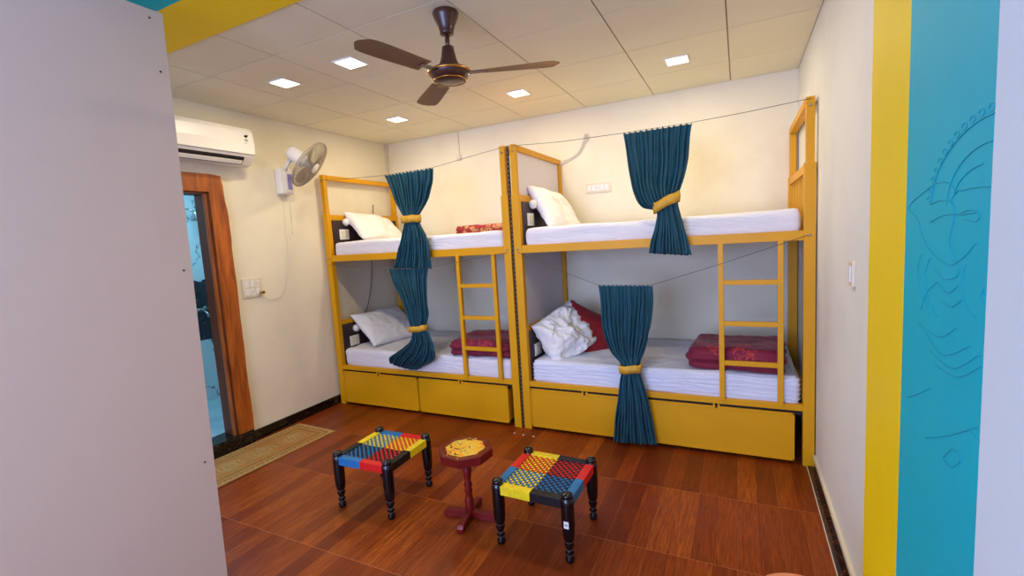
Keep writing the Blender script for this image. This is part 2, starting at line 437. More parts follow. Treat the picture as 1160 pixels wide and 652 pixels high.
tp = thing('wall_tap', 'chrome wall mixer tap on the black blossom band in the bathroom', 'tap', (bx0, -1.60, 1.03))
MB().lathe([(.028, 0), (.028, .006), (.016, .012), (.016, .05), (.022, .055), (.022, .09), (.01, .095)], M_STEEL, 18, T(0, -.07, 0, 0, PI/2, 0)).lathe([(.028, 0), (.028, .006), (.016, .012), (.016, .05), (.022, .055), (.022, .09), (.01, .095)], M_STEEL, 18, T(0, .07, 0, 0, PI/2, 0)).tube([(.045, -.07, 0), (.045, .07, 0)], .016, M_STEEL, 12).build('tap_body', tp)
MB().tube([(.045, 0, 0), (.09, 0, -.01), (.14, 0, -.035), (.15, 0, -.07)], .011, M_STEEL, 10).build('spout', tp)
MB().tube([(.07, -.07, 0), (.075, -.07, .06)], .007, M_STEEL, 8).build('handle', tp); MB().tube([(.07, .07, 0), (.075, .07, .06)], .007, M_STEEL, 8).build('handle', tp)

# ------------------------------------------------------------------ the big board at left
XB = 1.47
b = MB()
b.prism([(-4.75, 0), (-3.127, 0), (-3.083, 2.566), (-4.75, 2.566)], XB-.05, XB, M_BOARD, Matrix(((0, 0, 1, 0), (1, 0, 0, 0), (0, 1, 0, 0), (0, 0, 0, 1))), .002)
board = struct(b.build('wall_partition'), 'tall grey laminate partition board at the left of the photo')
for y, z in ((-3.137, 2.53), (-3.122, 2.321), (-3.137, 1.488), (-3.158, .624)):
    o = MB().lathe([(.0045, 0), (.0045, .0015), (.003, .003)], M_SCREW, 12, T(XB, y, z, 0, PI/2, 0)).build('screw', board)

# faint pencil drawing on the turquoise band
pk = MB(); xp = XP-.0006
def stroke(pts, r=.0009):
    P = []
    n = len(pts)
    for i in range(n-1):
        p0, p1, p2, p3 = (Vector(pts[max(0, min(n-1, i+k))]) for k in (-1, 0, 1, 2))
        for s_ in range(6):
            t_ = s_/6
            q = .5*((2*p1)+(-p0+p2)*t_+(2*p0-5*p1+4*p2-p3)*t_*t_+(-p0+3*p1-3*p2+p3)*t_**3); P.append((xp, q.x, q.y))
    P.append((xp, pts[-1][0], pts[-1][1])); pk.tube(P, r, M_PENCIL, 5)
def arc(cy, cz, ry, rz_, a0, a1, n=12): return [(cy+ry*math.cos(math.radians(a0+(a1-a0)*k/n)), cz+rz_*math.sin(math.radians(a0+(a1-a0)*k/n))) for k in range(n+1)]
stroke(arc(-3.36, 1.545, .24, .135, 5, 92)); stroke(arc(-3.36, 1.55, .16, .09, 0, 92)); stroke(arc(-3.36, 1.56, .13, .05, 10, 80))
for k in range(12):
    a = math.radians(8+k*7.4); c = (-3.36+.252*math.cos(a), 1.545+.145*math.sin(a)); stroke(arc(c[0], c[1], .010, .006, 0, 300, 5), .0006)
stroke([(-3.139, 1.594), (-2.985, 1.555), (-3.045, 1.527), (-3.070, 1.497), (-3.123, 1.463), (-3.214, 1.442), (-3.273, 1.456), (-3.324, 1.485)])
stroke([(-3.139, 1.594), (-3.200, 1.591), (-3.247, 1.574), (-3.315, 1.574), (-3.365, 1.572)])
stroke([(-3.115, 1.554), (-3.169, 1.560), (-3.227, 1.555)])
stroke([(-3.118, 1.519), (-3.189, 1.532), (-3.266, 1.532), (-3.319, 1.534)])
stroke([(-3.247, 1.574), (-3.219, 1.557), (-3.236, 1.540), (-3.227, 1.506), (-3.218, 1.481), (-3.252, 1.451)])
stroke([(-3.258, 1.534), (-3.299, 1.539), (-3.334, 1.531), (-3.320, 1.520), (-3.274, 1.523)])
stroke([(-3.074, 1.453), (-3.055, 1.415), (-3.081, 1.372), (-3.135, 1.336)])
stroke([(-3.125, 1.449), (-3.098, 1.411), (-3.122, 1.370), (-3.172, 1.336)])
stroke([(-3.145, 1.430), (-3.200, 1.414), (-3.254, 1.423), (-3.267, 1.440)])
stroke([(-3.288, 1.448), (-3.277, 1.410), (-3.301, 1.377), (-3.335, 1.365)])
stroke([(-3.357, 1.414), (-3.350, 1.402), (-3.360, 1.391)])
stroke([(-3.166, 1.404), (-3.219, 1.390), (-3.263, 1.409)])
stroke([(-3.187, 1.373), (-3.237, 1.367), (-3.280, 1.386)])
stroke([(-3.081, 1.336), (-3.117, 1.379), (-3.163, 1.403)])
stroke([(-3.070, 1.305), (-3.184, 1.300), (-3.264, 1.334)])
stroke([(-3.112, 1.294), (-3.209, 1.271), (-3.320, 1.315)])
stroke([(-3.140, 1.263), (-3.252, 1.257), (-3.353, 1.308)])
stroke([(-3.166, 1.242), (-3.272, 1.247), (-3.362, 1.292)])
stroke([(-3.012, 1.121), (-3.097, 1.160), (-3.147, 1.186)])
stroke([(-3.132, 1.075), (-3.244, 1.127), (-3.364, 1.193)])
stroke([(-3.227, 1.076), (-3.266, 1.111), (-3.304, 1.112), (-3.269, 1.078), (-3.232, 1.074)])
stroke([(-3.333, 1.173), (-3.366, 1.171)])
tag(pk.build('pencil_drawing'), 'faint pencil line drawing on the turquoise wall band', 'drawing')

# ------------------------------------------------------------------ bunk beds
YF = -1.04
def bunk(x0, x1, lx, name_label, right):
    root = thing('bunk_bed', name_label, 'bunk bed', (x0, YF, 0), 0, 'yellow metal bunk beds')
    pw = .062; r0 = -.045
    def part(mb, name, label=None, parent=root):
        o = mb.build(name, parent)
        if parent is root: o.location = Vector((-x0, -YF, 0))
        if label: o['label'] = label
        return o
    ex = .045   # the slimmer upper extension posts
    for sx, sy in ((0, 0), (1, 0), (0, 1), (1, 1)):
        X0 = x0 if sx == 0 else x1-pw
        Y0 = YF if sy == 0 else -.052
        d = .05
        mb = MB().box(X0, X0+pw, Y0, Y0+d, 0, 1.875, M_YEL, .003)
        e0 = X0+(pw-ex)*(.5 if sy == 0 else .5)
        mb.box(e0, e0+ex, Y0+.004, Y0+d-.004, 1.872, 2.25, M_YEL, .003)
        if sy == 0:
            for bz_ in (1.45, 2.2):
                mb.lathe([(.008, 0), (.008, .004), (.004, .007)], M_STEEL, 10, T(X0+pw/2, Y0, bz_, PI/2, 0, 0))
        part(mb, 'post')
    # long rails
    for z0, z1, nm in ((1.42, 1.48, 'upper_rail'), (.354, .394, 'lower_rail')):
        part(MB().box(x0+pw, x1-pw, YF+.004, YF+.044, z0, z1, M_YEL, .003), nm)
        part(MB().box(x0+pw, x1-pw, -.048, -.01, z0, z1, M_YEL, .003), nm)
    # end frames
    for X0, side in ((x0, 'l'), (x1-pw, 'r')):
        ya, yb = YF+.05, -.052
        zs = [(2.205, 2.248), (1.82, 1.872), (1.42, 1.48), (.345, .392)]+([(.79, .83)] if side == 'l' else [])
        for z0, z1 in zs:
            part(MB().box(X0+.006, X0+.056, ya, yb, z0, z1, M_YEL, .003), 'end_rail')
        if side == 'r':
            for k in range(5):
                yy = -.2-.17*k; part(MB().box(X0+.02, X0+.042, yy-.011, yy+.011, 1.48, 1.82, M_YEL, .002), 'end_slat')
    # bed decks
    for z in (1.44, .36):
        part(MB().box(x0+pw, x1-pw, YF+.05, -.05, z, z+.018, M_DARK, .001), 'bed_deck')
    part(MB().box(x0+pw, x1-pw, YF+.03, YF+.034, .318, .36, M_DARK, 0), 'gap_shade_strip')  # dark sheet standing in for the shade inside the slot under the rail
    # head boards with switch plate and reading light
    for z0, z1 in ((1.485, 1.818), (.40, .788)):
        hb = part(MB().box(x0+.058, x0+.072, YF+.052, -.054, z0, z1, M_HEAD, .002), 'headboard', 'dark brown headboard panel')
        zc = 1.68 if z0 > 1 else .61 if not right else .62
        yc = -.855
        MB().box(x0+.072, x0+.08, yc-.06, yc+.06, zc-.05, zc+.05, M_PWHITE, .002).box(x0+.08, x0+.084, yc-.04, yc-.006, zc-.03, zc+.03, M_IVORY, .001).box(x0+.08, x0+.084, yc+.006, yc+.04, zc-.03, zc+.03, M_IVORY, .001).build('switch_plate', hb)
        MB().lathe([(.03, 0), (.036, .012), (.036, .03), (.028, .045), (.012, .052)], M_PWHITE, 18, T(x0+.072, yc+.02, zc+.12, 0, PI/2, 0)).build('reading_light', hb)
    # ladder
    ld = MB()
    lad = part(MB().box(lx[0]-.016, lx[0]+.016, YF-.012, YF+.02, .385, 1.425, M_YEL, .003).box(lx[1]-.016, lx[1]+.016, YF-.012, YF+.02, .385, 1.425, M_YEL, .003), 'ladder')
    for z in (.64, .902, 1.17):
        MB().box(lx[0]+.012, lx[1]-.012, YF-.008, YF+.016, z-.0155, z+.0155, M_YEL, .003).build('rung', lad)
    # two drawers on castors
    xa, xb = x0+pw+.005, x1-pw-.045; xm = (xa+xb)/2
    for a, c in ((xa, xm-.006), (xm+.006, xb)):
        d = MB().box(a, c, YF+.012, -.2, .03, .045, M_DARK, .001).box(a, a+.015, YF+.012, -.2, .04, .3, M_YEL, .001).box(c-.015, c, YF+.012, -.2, .04, .3, M_YEL, .001).box(a, c, -.215, -.2, .04, .3, M_YEL, .001)
        dw = part(d, 'drawer')
        fr = MB().box(a, c, YF+.002, YF+.014, .025, .337, M_YEL, .002)
        for q in ((a, a+.012, .025, .337), (c-.012, c, .025, .337), (a, c, .326, .337), (a, c, .025, .037)):
            fr.box(q[0], q[1], YF-.003, YF+.004, q[2], q[3], M_YEL, .0012)
        fr.build('drawer_front', dw)
        m_ = (a+c)/2
        MB().box(m_-.021, m_-.009, YF-.004, YF+.006, .318, .352, M_YEL, .001).box(m_+.009, m_+.021, YF-.004, YF+.006, .318, .352, M_YEL, .001).box(m_-.006, m_+.006, YF-.006, YF+.006, .326, .338, M_DARK, .001).build('latch', dw)
        for cx_ in (a+.05, c-.05):
            for cy_ in (YF+.06, -.26):
                MB().lathe([(.014, -.008), (.0145, 0), (.014, .008)], M_CASTER, 14, T(cx_, cy_, .0155, 0, PI/2, 0)).build('caster', dw)
    # dark toe board closing the back of the gap
    part(MB().box(x0+pw, x1-pw, -.19, -.18, .03, .345, M_DARK, 0), 'back_panel')
    return root, part
bedL, partL = bunk(.03, 2.03, (1.533, 1.868), 'yellow metal bunk bed in the left corner, its curtains narrower and nearer the wall fan', False)
bedL['label'] = 'yellow metal bunk bed on the left, with the wall fan beside its headboard'
bedR, partR = bunk(2.058, 4.05, (3.53, 3.866), 'yellow metal bunk bed on the right, standing against the right wall', True)
# white board closing the left end of the right bed, and a dark strip painted in for the shaded gap between the posts
def partR2(mb, name, label):
    o = mb.build(name, bedR); o.location = (-2.058, 1.04, 0); o['label'] = label; return o
partR2(MB().box(2.078, 2.09, YF+.052, -.054, .41, 1.42, M_PANEL, .001).box(2.078, 2.09, YF+.052, -.054, 1.874, 2.205, M_PANEL, .001), 'end_panel', 'pale lavender white end panel')
ss = MB().box(2.0335, 2.0545, -1.028, -1.018, 0, 2.245, M_CASTER, .001)  # black stands in for shade in the post gap; dashes are weld spots
for k in range(64):
    z = .02+k*.035; ss.box(2.0405, 2.0475, -1.030, -1.026, z, z+.012, M_RUG, .001)
tag(ss.build('seam_gap_shade'), 'dark strip standing in for the shaded gap between the two beds, pale dashes as weld spots', 'strip')
wr = .0017
# ------------------------------------------------------------------ bedding
def mattress(x0, x1, z0, z1, mat, quilt, label):
    sx, sy, sz = x1-x0, .955, z1-z0; c = Vector(((x0+x1)/2, -.535, (z0+z1)/2)); sd = x0*7+z0*3
    def disp(p, n):
        q = p+Vector((sd, 0, 0))
        a = noise.fractal(q*3.2, 1, 2, 4)*.006
        dsp = n*a
        if quilt and abs(n.z) < .8: dsp += n*(.0055*math.sin(p.z*2*PI/.030+noise.noise(q*2.2)*3.4))
        elif not quilt and abs(n.z) < .85:
            dsp += n*.006*noise.noise(Vector((q.x*2.2+q.z*9, q.y*2, q.z*26)))
        if n.z > .5: dsp += Vector((0, 0, .007*noise.fractal(Vector((q.x*2.2+q.y*2, q.y*5-q.x, 1)), 1, 2, 4)))
        return dsp
    o = MB().rbox((sx, sy, sz), .035, .019 if not quilt else .0125, mat, disp).build('mattress'); o.location = c
    return tag(o, label, 'mattress', 'white sheeted mattresses')
mattress(.112, 1.957, 1.459, 1.606, M_SHEET, False, 'white sheeted mattress on the upper bunk of the left bed')
mattress(.112, 1.957, .38, .556, M_SHEET, False, 'white sheeted mattress on the lower bunk of the left bed')
mattress(2.142, 3.975, 1.459, 1.612, M_SHEET, False, 'white sheeted mattress on the upper bunk of the right bed')
mattress(2.142, 3.975, .38, .562, M_SHEETF, True, 'white ribbed mattress on the lower bunk of the right bed')

def pillow(name, L, W, TH, mat, loc, rot, label, cat, crumple=.012, seed=0, n=44, group=None):
    b = bmesh.new(); mp = {}
    for side in (1, -1):
        for i in range(n+1):
            for j in range(n+1):
                edge = i in (0, n) or j in (0, n)
                if edge and side < 0: mp[(side, i, j)] = mp[(1, i, j)]; continue
                u, v = -1+2*i/n, -1+2*j/n
                t = ((1-abs(u)**2.6)*(1-abs(v)**2.6))**.48
                pin = 1-.055*(1-v*v)*abs(u)**3; pin2 = 1-.055*(1-u*u)*abs(v)**3
                p = Vector((u*L/2*pin, v*W/2*pin2, side*t*TH/2))
                q = p+Vector((seed*3.1, seed, side*.3))
                p += Vector((noise.noise(q*5+Vector((9, 0, 0))), noise.noise(q*5+Vector((0, 9, 0))), 0))*crumple
                rid = abs(noise.noise(q*7))*2-1+abs(noise.noise(q*13))
                p.z += side*(crumple*1.1*noise.fractal(q*6, 1, 2, 4)-crumple*.55*rid)*min(1, t*2)
                mp[(side, i, j)] = b.verts.new(p)
        for i in range(n):
            for j in range(n):
                q = [mp[(side, i, j)], mp[(side, i+1, j)], mp[(side, i+1, j+1)], mp[(side, i, j+1)]]
                if side < 0: q.reverse()
                b.faces.new(q)
    m = MB(); m.merge(b, mat, None, True); o = m.build(name)
    # seam piping
    per = []
    for k in range(n): per.append(('b', k))
    o.matrix_world = Matrix.Translation(loc) @ rot
    return tag(o, label, cat, group)
def basis(x, y):   # local x and y directions in world space
    x = Vector(x).normalized(); y = Vector(y); y = (y-x*y.dot(x)).normalized(); z = x.cross(y)
    return Matrix((x, y, z)).transposed().to_4x4()
G = 'white pillows on the bunks'
pillow('pillow', .62, .40, .15, M_PPRINT, (.255, -.55, 1.725), basis((.10, 1, -.13), (-.72, -.06, .72)), 'white pillow leaning on the headboard of the upper left bunk', 'pillow', .014, 1, group=G)
pillow('pillow', .64, .46, .15, M_PILLOW, (.30, -.58, .715), basis((.16, 1, -.02), (-.75, 0, .62)), 'white pillow leaning on the headboard of the lower left bunk', 'pillow', .012, 2, group=G)
pillow('pillow', .56, .44, .14, M_PPRINT, (2.245, -.56, 1.745), basis((.20, 1, -.14), (-.55, -.05, .84)), 'white pillow leaning on the headboard of the upper right bunk', 'pillow', .014, 3, group=G)
pillow('pillow', .52, .42, .24, M_PILLOW, (2.335, -.72, .72), basis((.40, 1, .30), (-.45, .05, .85)), 'crumpled white pillow beside the red cushion on the lower right bunk', 'pillow', .048, 4, n=72, group=G)
pillow('cushion', .52, .42, .16, M_CUSH, (2.49, -.52, .69), basis((.62, .62, -.50), (-.1, .45, .80)), 'dark red cushion leaning on the white pillow', 'cushion', .008, 5)

def blanket(size, mat, loc, rz, label, folds, seed):
    def disp(p, n):
        q = p+Vector((seed, seed*2, 0)); top = max(0, n.z)
        d = n*(noise.fractal(q*7, 1, 2, 4)*.012)
        d.z += top*.02*noise.noise(q*3.5)
        if abs(n.z) < .6: d += n*(.010*math.sin((p.z/size[2]+.5)*2*PI*folds+noise.noise(q*4)*1.5)-.004)
        return d
    o = MB().rbox(size, min(size[2]*.42, .055), .014, mat, disp).build('blanket'); o.location = loc; o.rotation_euler = (0, 0, rz)
    return tag(o, label, 'blanket', 'folded blankets')
blanket((.60, .56, .15), M_MAROON, (3.615, -.725, .635), -.05, 'large folded maroon floral blanket on the lower right bunk', 2, 3)
blanket((.60, .52, .14), M_MAROON, (1.645, -.765, .624), .05, 'folded maroon blanket on the lower left bunk behind the ladder', 2, 8)
blanket((.52, .30, .085), M_FLORAL, (1.45, -.38, 1.646), .03, 'small folded red floral quilt on the upper left bunk', 2, 12)

# ------------------------------------------------------------------ curtains
def catmull(vals, t):
    n = len(vals)-1; i = min(n-1, int(t)); f = t-i
    p0, p1, p2, p3 = (vals[max(0, min(n, i+k))] for k in (-1, 0, 1, 2))
    return .5*((2*p1)+(p2-p0)*f+(2*p0-5*p1+4*p2-p3)*f*f+(3*p1-p0-3*p2+p3)*f**3)
def curtain(rows, tie, label, pleats, seed, wt=220, ht=100, kind='curtain'):
    """rows: (Left point, Right point, pleat depth, bulge)"""
    rows = [(Vector(a), Vector(c), d, e) for a, c, d, e in rows]; b = bmesh.new(); V = []; n = len(rows)-1
    for j in range(ht+1):
        t = n*j/ht
        A = Vector([catmull([r[0][k] for r in rows], t) for k in range(3)]); B = Vector([catmull([r[1][k] for r in rows], t) for k in range(3)])
        dep = catmull([r[2] for r in rows], t); bul = catmull([r[3] for r in rows], t)
        line = []
        for i in range(wt+1):
            u = i/wt
            uw = u+.03*noise.noise(Vector((u*6+seed, t*.6, seed)))
            ph = 2*PI*pleats*uw+noise.noise(Vector((seed, t*.7, 3)))*1.2
            fold = .62*math.sin(ph)+.5*math.sin(ph*1.63+seed+t*.5)+.55*noise.noise(Vector((u*22, t*.9, seed)))+.35*noise.noise(Vector((u*5, t*1.6, seed+5)))
            p = A.lerp(B, u)
            p.y -= bul*math.sqrt(max(0, 1-(2*u-1)**2))+dep*fold
            p.x += dep*.5*math.cos(ph)*(1 if 0 < i < wt else 0)
            if j == 0: p.z += .004*math.sin(ph)
            if j == ht: p.z += .012*fold*.5
            line.append(b.verts.new(p))
        V.append(line)
    for j in range(ht):
        for i in range(wt): b.faces.new((V[j][i], V[j+1][i], V[j+1][i+1], V[j][i+1]))
    m = MB(); m.merge(b, M_TEAL, None, True); o = m.build(kind)
    sm = o.modifiers.new('thickness', 'SOLIDIFY'); sm.thickness = .003
    tag(o, label, 'curtain', 'teal curtains tied with gold bands')
    # tie band: a flattened loop
    (ax, az), (bx, bz_), yc, ry, hgt = tie
    bb = bmesh.new(); seg = 40; rings = []
    cx_, cz_ = (ax+bx)/2, (az+bz_)/2; hw = abs(bx-ax)/2; slope = (bz_-az)/(bx-ax)
    for k in range(seg):
        a = 2*PI*k/seg; ca, sa = math.cos(a), math.sin(a)
        sg = lambda v: math.copysign(abs(v)**.7, v)
        x = cx_+hw*sg(ca); y = yc+ry*sg(sa); zc = cz_+slope*(x-cx_)
        wob = .003*math.sin(a*5+seed)
        rings.append([bb.verts.new((x, y, zc+hgt/2+wob)), bb.verts.new((x+.004*ca, y+.004*sa, zc)), bb.verts.new((x, y, zc-hgt/2+wob))])
    for k in range(seg):
        A_, B_ = rings[k], rings[(k+1) % seg]
        for i in range(2): bb.faces.new((A_[i], B_[i], B_[i+1], A_[i+1]))
    mb = MB(); mb.merge(bb, M_TIE, None, True); tb = mb.build('tieback', o); tb['label'] = 'gold fabric tie band'
    s2 = tb.modifiers.new('thickness', 'SOLIDIFY'); s2.thickness = .004
    return o
Y = -1.095
curtain([((.885, Y, 2.145), (1.392, Y, 2.15), .012, 0), ((.93, Y, 2.03), (1.37, Y, 2.03), .016, .005), ((1.0, Y, 1.88), (1.30, Y, 1.88), .018, .012), ((1.065, Y, 1.78), (1.215, Y, 1.78), .014, .022), ((1.07, Y, 1.73), (1.21, Y, 1.73), .012, .024),
         ((1.03, Y, 1.62), (1.26, Y, 1.62), .016, .02), ((.97, Y, 1.48), (1.285, Y, 1.48), .02, .014), ((.915, Y-.005, 1.345), (1.28, Y-.005, 1.33), .024, .01)],
        ((1.052, 1.757), (1.228, 1.752), Y-.014, .042, .06), 'teal curtain hanging by the upper left bunk, tied in the middle', 13, 1)
curtain([((.822, Y+.02, 1.335), (1.245, Y+.02, 1.33), .009, 0), ((.87, Y+.01, 1.22), (1.235, Y+.01, 1.23), .012, .004), ((.96, Y, 1.07), (1.225, Y, 1.07), .015, .01), ((1.005, Y, .93), (1.225, Y, .93), .014, .018), ((1.04, Y, .81), (1.19, Y, .82), .012, .02), ((1.045, Y, .77), (1.20, Y, .78), .012, .02),
         ((1.02, Y, .70), (1.24, Y, .70), .014, .02), ((.95, Y, .64), (1.25, Y, .645), .018, .03), ((.86, Y, .585), (1.26, Y, .575), .024, .04), ((.79, Y, .535), (1.20, Y, .50), .026, .045), ((.785, Y, .475), (1.04, Y, .43), .02, .03)],
        ((1.03, .80), (1.205, .822), Y-.012, .042, .05), 'teal curtain at the lower left bunk, its tail slumped over the mattress edge', 12, 5)
curtain([((2.948, Y, 2.19), (3.372, Y, 2.19), .012, 0), ((2.962, Y, 2.07), (3.36, Y, 2.07), .015, .006), ((2.978, Y, 1.92), (3.335, Y, 1.92), .016, .016), ((3.005, Y, 1.79), (3.305, Y, 1.82), .018, .03), ((3.06, Y, 1.695), (3.285, Y, 1.765), .016, .035), ((3.15, Y, 1.655), (3.28, Y, 1.70), .012, .025),
         ((3.14, Y, 1.57), (3.305, Y, 1.58), .015, .02), ((3.11, Y, 1.47), (3.335, Y, 1.46), .018, .014), ((3.095, Y-.004, 1.385), (3.352, Y-.004, 1.362), .022, .01)],
        ((3.135, 1.675), (3.295, 1.745), Y-.014, .043, .065), 'teal curtain hanging from the wire over the upper right bunk', 12, 9)
curtain([((2.73, Y+.02, 1.165), (3.10, Y+.02, 1.16), .009, 0), ((2.745, Y+.01, 1.03), (3.098, Y+.01, 1.03), .014, .006), ((2.752, Y, .86), (3.075, Y, .86), .017, .012), ((2.80, Y, .71), (3.035, Y, .71), .018, .02), ((2.88, Y, .61), (3.0, Y, .615), .013, .024), ((2.882, Y, .55), (3.0, Y, .555), .012, .024),
         ((2.862, Y, .45), (3.03, Y, .45), .015, .02), ((2.84, Y, .30), (3.06, Y, .30), .019, .014), ((2.818, Y, .15), (3.082, Y, .15), .022, .01), ((2.80, Y-.005, .02), (3.10, Y-.005, .04), .025, .008)],
        ((2.868, .572), (3.014, .588), Y-.014, .042, .056), 'teal curtain reaching the floor in front of the lower right bunk', 12, 14)
# curtain wires strung between the posts
def sagwire(pts, label, r=.0018):
    tag(MB().tube(pts, r, M_WIRE, 6).build('curtain_wire'), label, 'wire', 'curtain wires')
def sag(a, c, s, n=14): 
    a, c = Vector(a), Vector(c); return [a.lerp(c, k/n)-Vector((0, 0, s*4*(k/n)*(1-k/n))) for k in range(n+1)]
sagwire([(.06, YF-.008, 2.2), (.5, -1.08, 2.165)]+[(.885, Y, 2.148), (1.392, Y, 2.153), (1.75, -1.07, 2.2), (2.0, YF-.008, 2.235)], 'upper curtain wire over the left bed')
sagwire([(2.09, YF-.008, 2.235), (2.5, -1.07, 2.205), (2.948, Y, 2.193), (3.372, Y, 2.193), (3.7, -1.07, 2.21), (4.02, YF-.008, 2.235)], 'upper curtain wire over the right bed')
sagwire([(.06, YF-.008, 1.39), (.5, -1.06, 1.355), (.822, -1.078, 1.338), (1.245, -1.078, 1.334), (1.55, -1.062, 1.375), (2.0, YF-.008, 1.43)], 'low curtain wire under the upper bunk of the left bed')
sagwire([(2.09, YF-.008, 1.43), (2.4, -1.06, 1.29), (2.73, -1.078, 1.168), (3.10, -1.078, 1.163), (3.55, -1.065, 1.30), (4.01, YF-.008, 1.45)], 'low curtain wire under the upper bunk of the right bed')

# ------------------------------------------------------------------ woven stools
def stool(loc, rz, rails, label, tagleg):
    """rails: dict side -> (colour of first half, colour of second half); first = left/front"""
    root = thing('woven_stool', label, 'stool', loc, rz, 'woven strap stools')
    s = .185; zr = .275
    prof = [(.014, 0), (.020, .007), (.022, .022), (.014, .038), (.0135, .043), (.022, .052), (.015, .064), (.0145, .07), (.020, .08), (.024, .095), (.019, .108), (.025, .118), (.029, .15), (.031, .20), (.031, .30), (.029, .322), (.022, .327), (.027, .331), (.028, .339), (.022, .345), (.01, .349), (.003, .35)]
    for i, (sx, sy) in enumerate(((-1, -1), (1, -1), (1, 1), (-1, 1))):
        m = MB().lathe(prof, M_BLACK, 20, T(sx*s, sy*s, 0))
        for z, q in ((.040, .0142), (.067, .0155), (.108, .0197)): m.lathe([(q, z-.0012), (q+.0012, z), (q, z+.0012)], M_RING, 20, T(sx*s, sy*s, 0))
        for k in range(6):
            a = k*PI/3; m.lathe([(.0025, .344), (.0015, .3475)], M_RING, 6, T(sx*s+.017*math.cos(a), sy*s+.017*math.sin(a), -.001))
        leg = m.build('leg', root)
        if i == tagleg:
            o = MB().box(sx*s-.010, sx*s+.014, sy*s-.0325, sy*s-.0295, .188, .222, M_PWHITE, .001).box(sx*s-.006, sx*s+.010, sy*s-.0329, sy*s-.0322, .2, .212, M_GREYP, 0).build('price_tag', leg); o['label'] = 'small white price sticker'
    e = s-.024
    ym = {'front': (0, -s), 'back': (0, s)}
    hz = .033
    for side in ('front', 'back', 'left', 'right'):
        a, c = rails[side]; m = MB()
        n = 10
        for h_, colr in ((0, a), (1, c)):
            for k in range(n):     # each wrap of the strap
                p0 = -e+(h_*n+k)*e/n; p1 = p0+e/n*.985
                if side in ('front', 'back'):
                    yy = -s if side == 'front' else s; m.box(p0, p1, yy-.021, yy+.021, zr, zr+.046, M_STRAPS[colr], .0025)
                else:
                    xx = -s if side == 'left' else s; m.box(xx-.021, xx+.021, p0, p1, zr, zr+.046, M_STRAPS[colr], .0025)
        m.build('seat_rail', root)
    wv = MB(); N = 20; e2 = s-.014; zt = zr+.040; stp = 2*e2/N; wd = stp*.33; zz = zt-.004
    def zw(i, j, d): return zz+(.0032 if ((i+j) % 2 == 0) == (d == 0) else -.0032)
    for d in (0, 1):          # 0 : straps running front to back, 1 : left to right
        for i in range(N):
            c0 = -e2+(i+.5)*stp
            for half in (0, 1):
                if d == 0: colr = rails['front'][0 if c0 < 0 else 1] if half == 0 else rails['back'][0 if c0 < 0 else 1]
                else: colr = rails['left'][0 if c0 < 0 else 1] if half == 0 else rails['right'][0 if c0 < 0 else 1]
                J = [j for j in range(N) if (half == 0) == (j < N/2)]
                pts = []
                lo = -s if half == 0 else None
                if half == 0: pts.append((-s+.01, zz))
                for j in J:
                    q = -e2+(j+.5)*stp; h_ = zw(i, j, d)
                    pts += [(q-stp*.3, h_), (q+stp*.3, h_)]
                if half == 1: pts.append((s-.01, zz))
                b = bmesh.new(); pv = None
                for q, z in pts:
                    if d == 0: A_, B_ = b.verts.new((c0-wd, q, z)), b.verts.new((c0+wd, q, z))
                    else: A_, B_ = b.verts.new((q, c0+wd, z)), b.verts.new((q, c0-wd, z))
                    C_, D_ = b.verts.new(A_.co-Vector((0, 0, .0025))), b.verts.new(B_.co-Vector((0, 0, .0025)))
                    cur = (A_, B_, D_, C_)
                    if pv:
                        for k in range(4): b.faces.new((pv[k], cur[k], cur[(k+1) % 4], pv[(k+1) % 4]))
                    pv = cur
                bmesh.ops.recalc_face_normals(b, faces=b.faces)
                wv.merge(b, M_STRAPS[colr])
    wv.build('woven_seat', root)
    return root
stool((1.665, -2.245, 0), .02, dict(front=('blue', 'red'), back=('blue', 'red'), left=('black', 'yellow'), right=('black', 'yellow')), 'low black stool nearer the bathroom door, woven seat with blue and red front rail', -1)
stool((2.727, -2.212, 0), -.02, dict(front=('yellow', 'black'), back=('yellow', 'black'), left=('blue', 'red'), right=('blue', 'red')), 'low black stool with a white price sticker, woven seat with yellow and black front rail', 1)

# ------------------------------------------------------------------ octagonal side table
tb = thing('side_table', 'small dark red octagonal side table with painted top between the two stools', 'table', (2.275, -2.262, 0), 0)
oct_ = lambda r, ph=PI/8: [(r*math.cos(ph+k*PI/4), r*math.sin(ph+k*PI/4)) for k in range(8)]
PH = .30
tt = MB().prism(oct_(.152, PH), .365, .412, M_REDW, T(), .003)
for k in range(24):
    pass
top = tt.build('table_top', tb)
MB().prism(oct_(.112, PH), .4115, .4135, M_PAINT).build('painted_panel', top)['label'] = 'yellow and orange painted octagonal panel'
zg = MB(); 
for k in range(8):
    a0, a1 = PH+k*PI/4, PH+(k+1)*PI/4
    p0, p1 = Vector((math.cos(a0), math.sin(a0), 0)), Vector((math.cos(a1), math.sin(a1), 0)); pts = []
    for q in range(11):
        r_ = .138 if q % 2 else .122; pts.append(p0.lerp(p1, q/10)*r_+Vector((0, 0, .4125)))
    zg.tube(pts, .0014, M_GOLD, 5)
zg.build('zigzag_border', top)
MB().lathe([(.022, .03), (.024, .06), (.026, .1), (.022, .125), (.016, .15), (.024, .165), (.017, .18), (.024, .2), (.016, .22), (.021, .25), (.025, .29), (.018, .31), (.026, .34), (.036, .366)], M_REDW, 24).build('pedestal', tb)
for k in range(4):
    a = .17+k*PI/2
    m = MB(); poly = [(0, .012), (.125, .0), (.148, .0), (.152, .03), (.14, .046), (.02, .05), (0, .05)]
    mm = T(rz=a) @ Matrix(((1, 0, 0, 0), (0, 0, 1, 0), (0, 1, 0, 0), (0, 0, 0, 1)))
    m.prism(poly, -.017, .017, M_REDW, mm, .003); m.build('foot', tb)

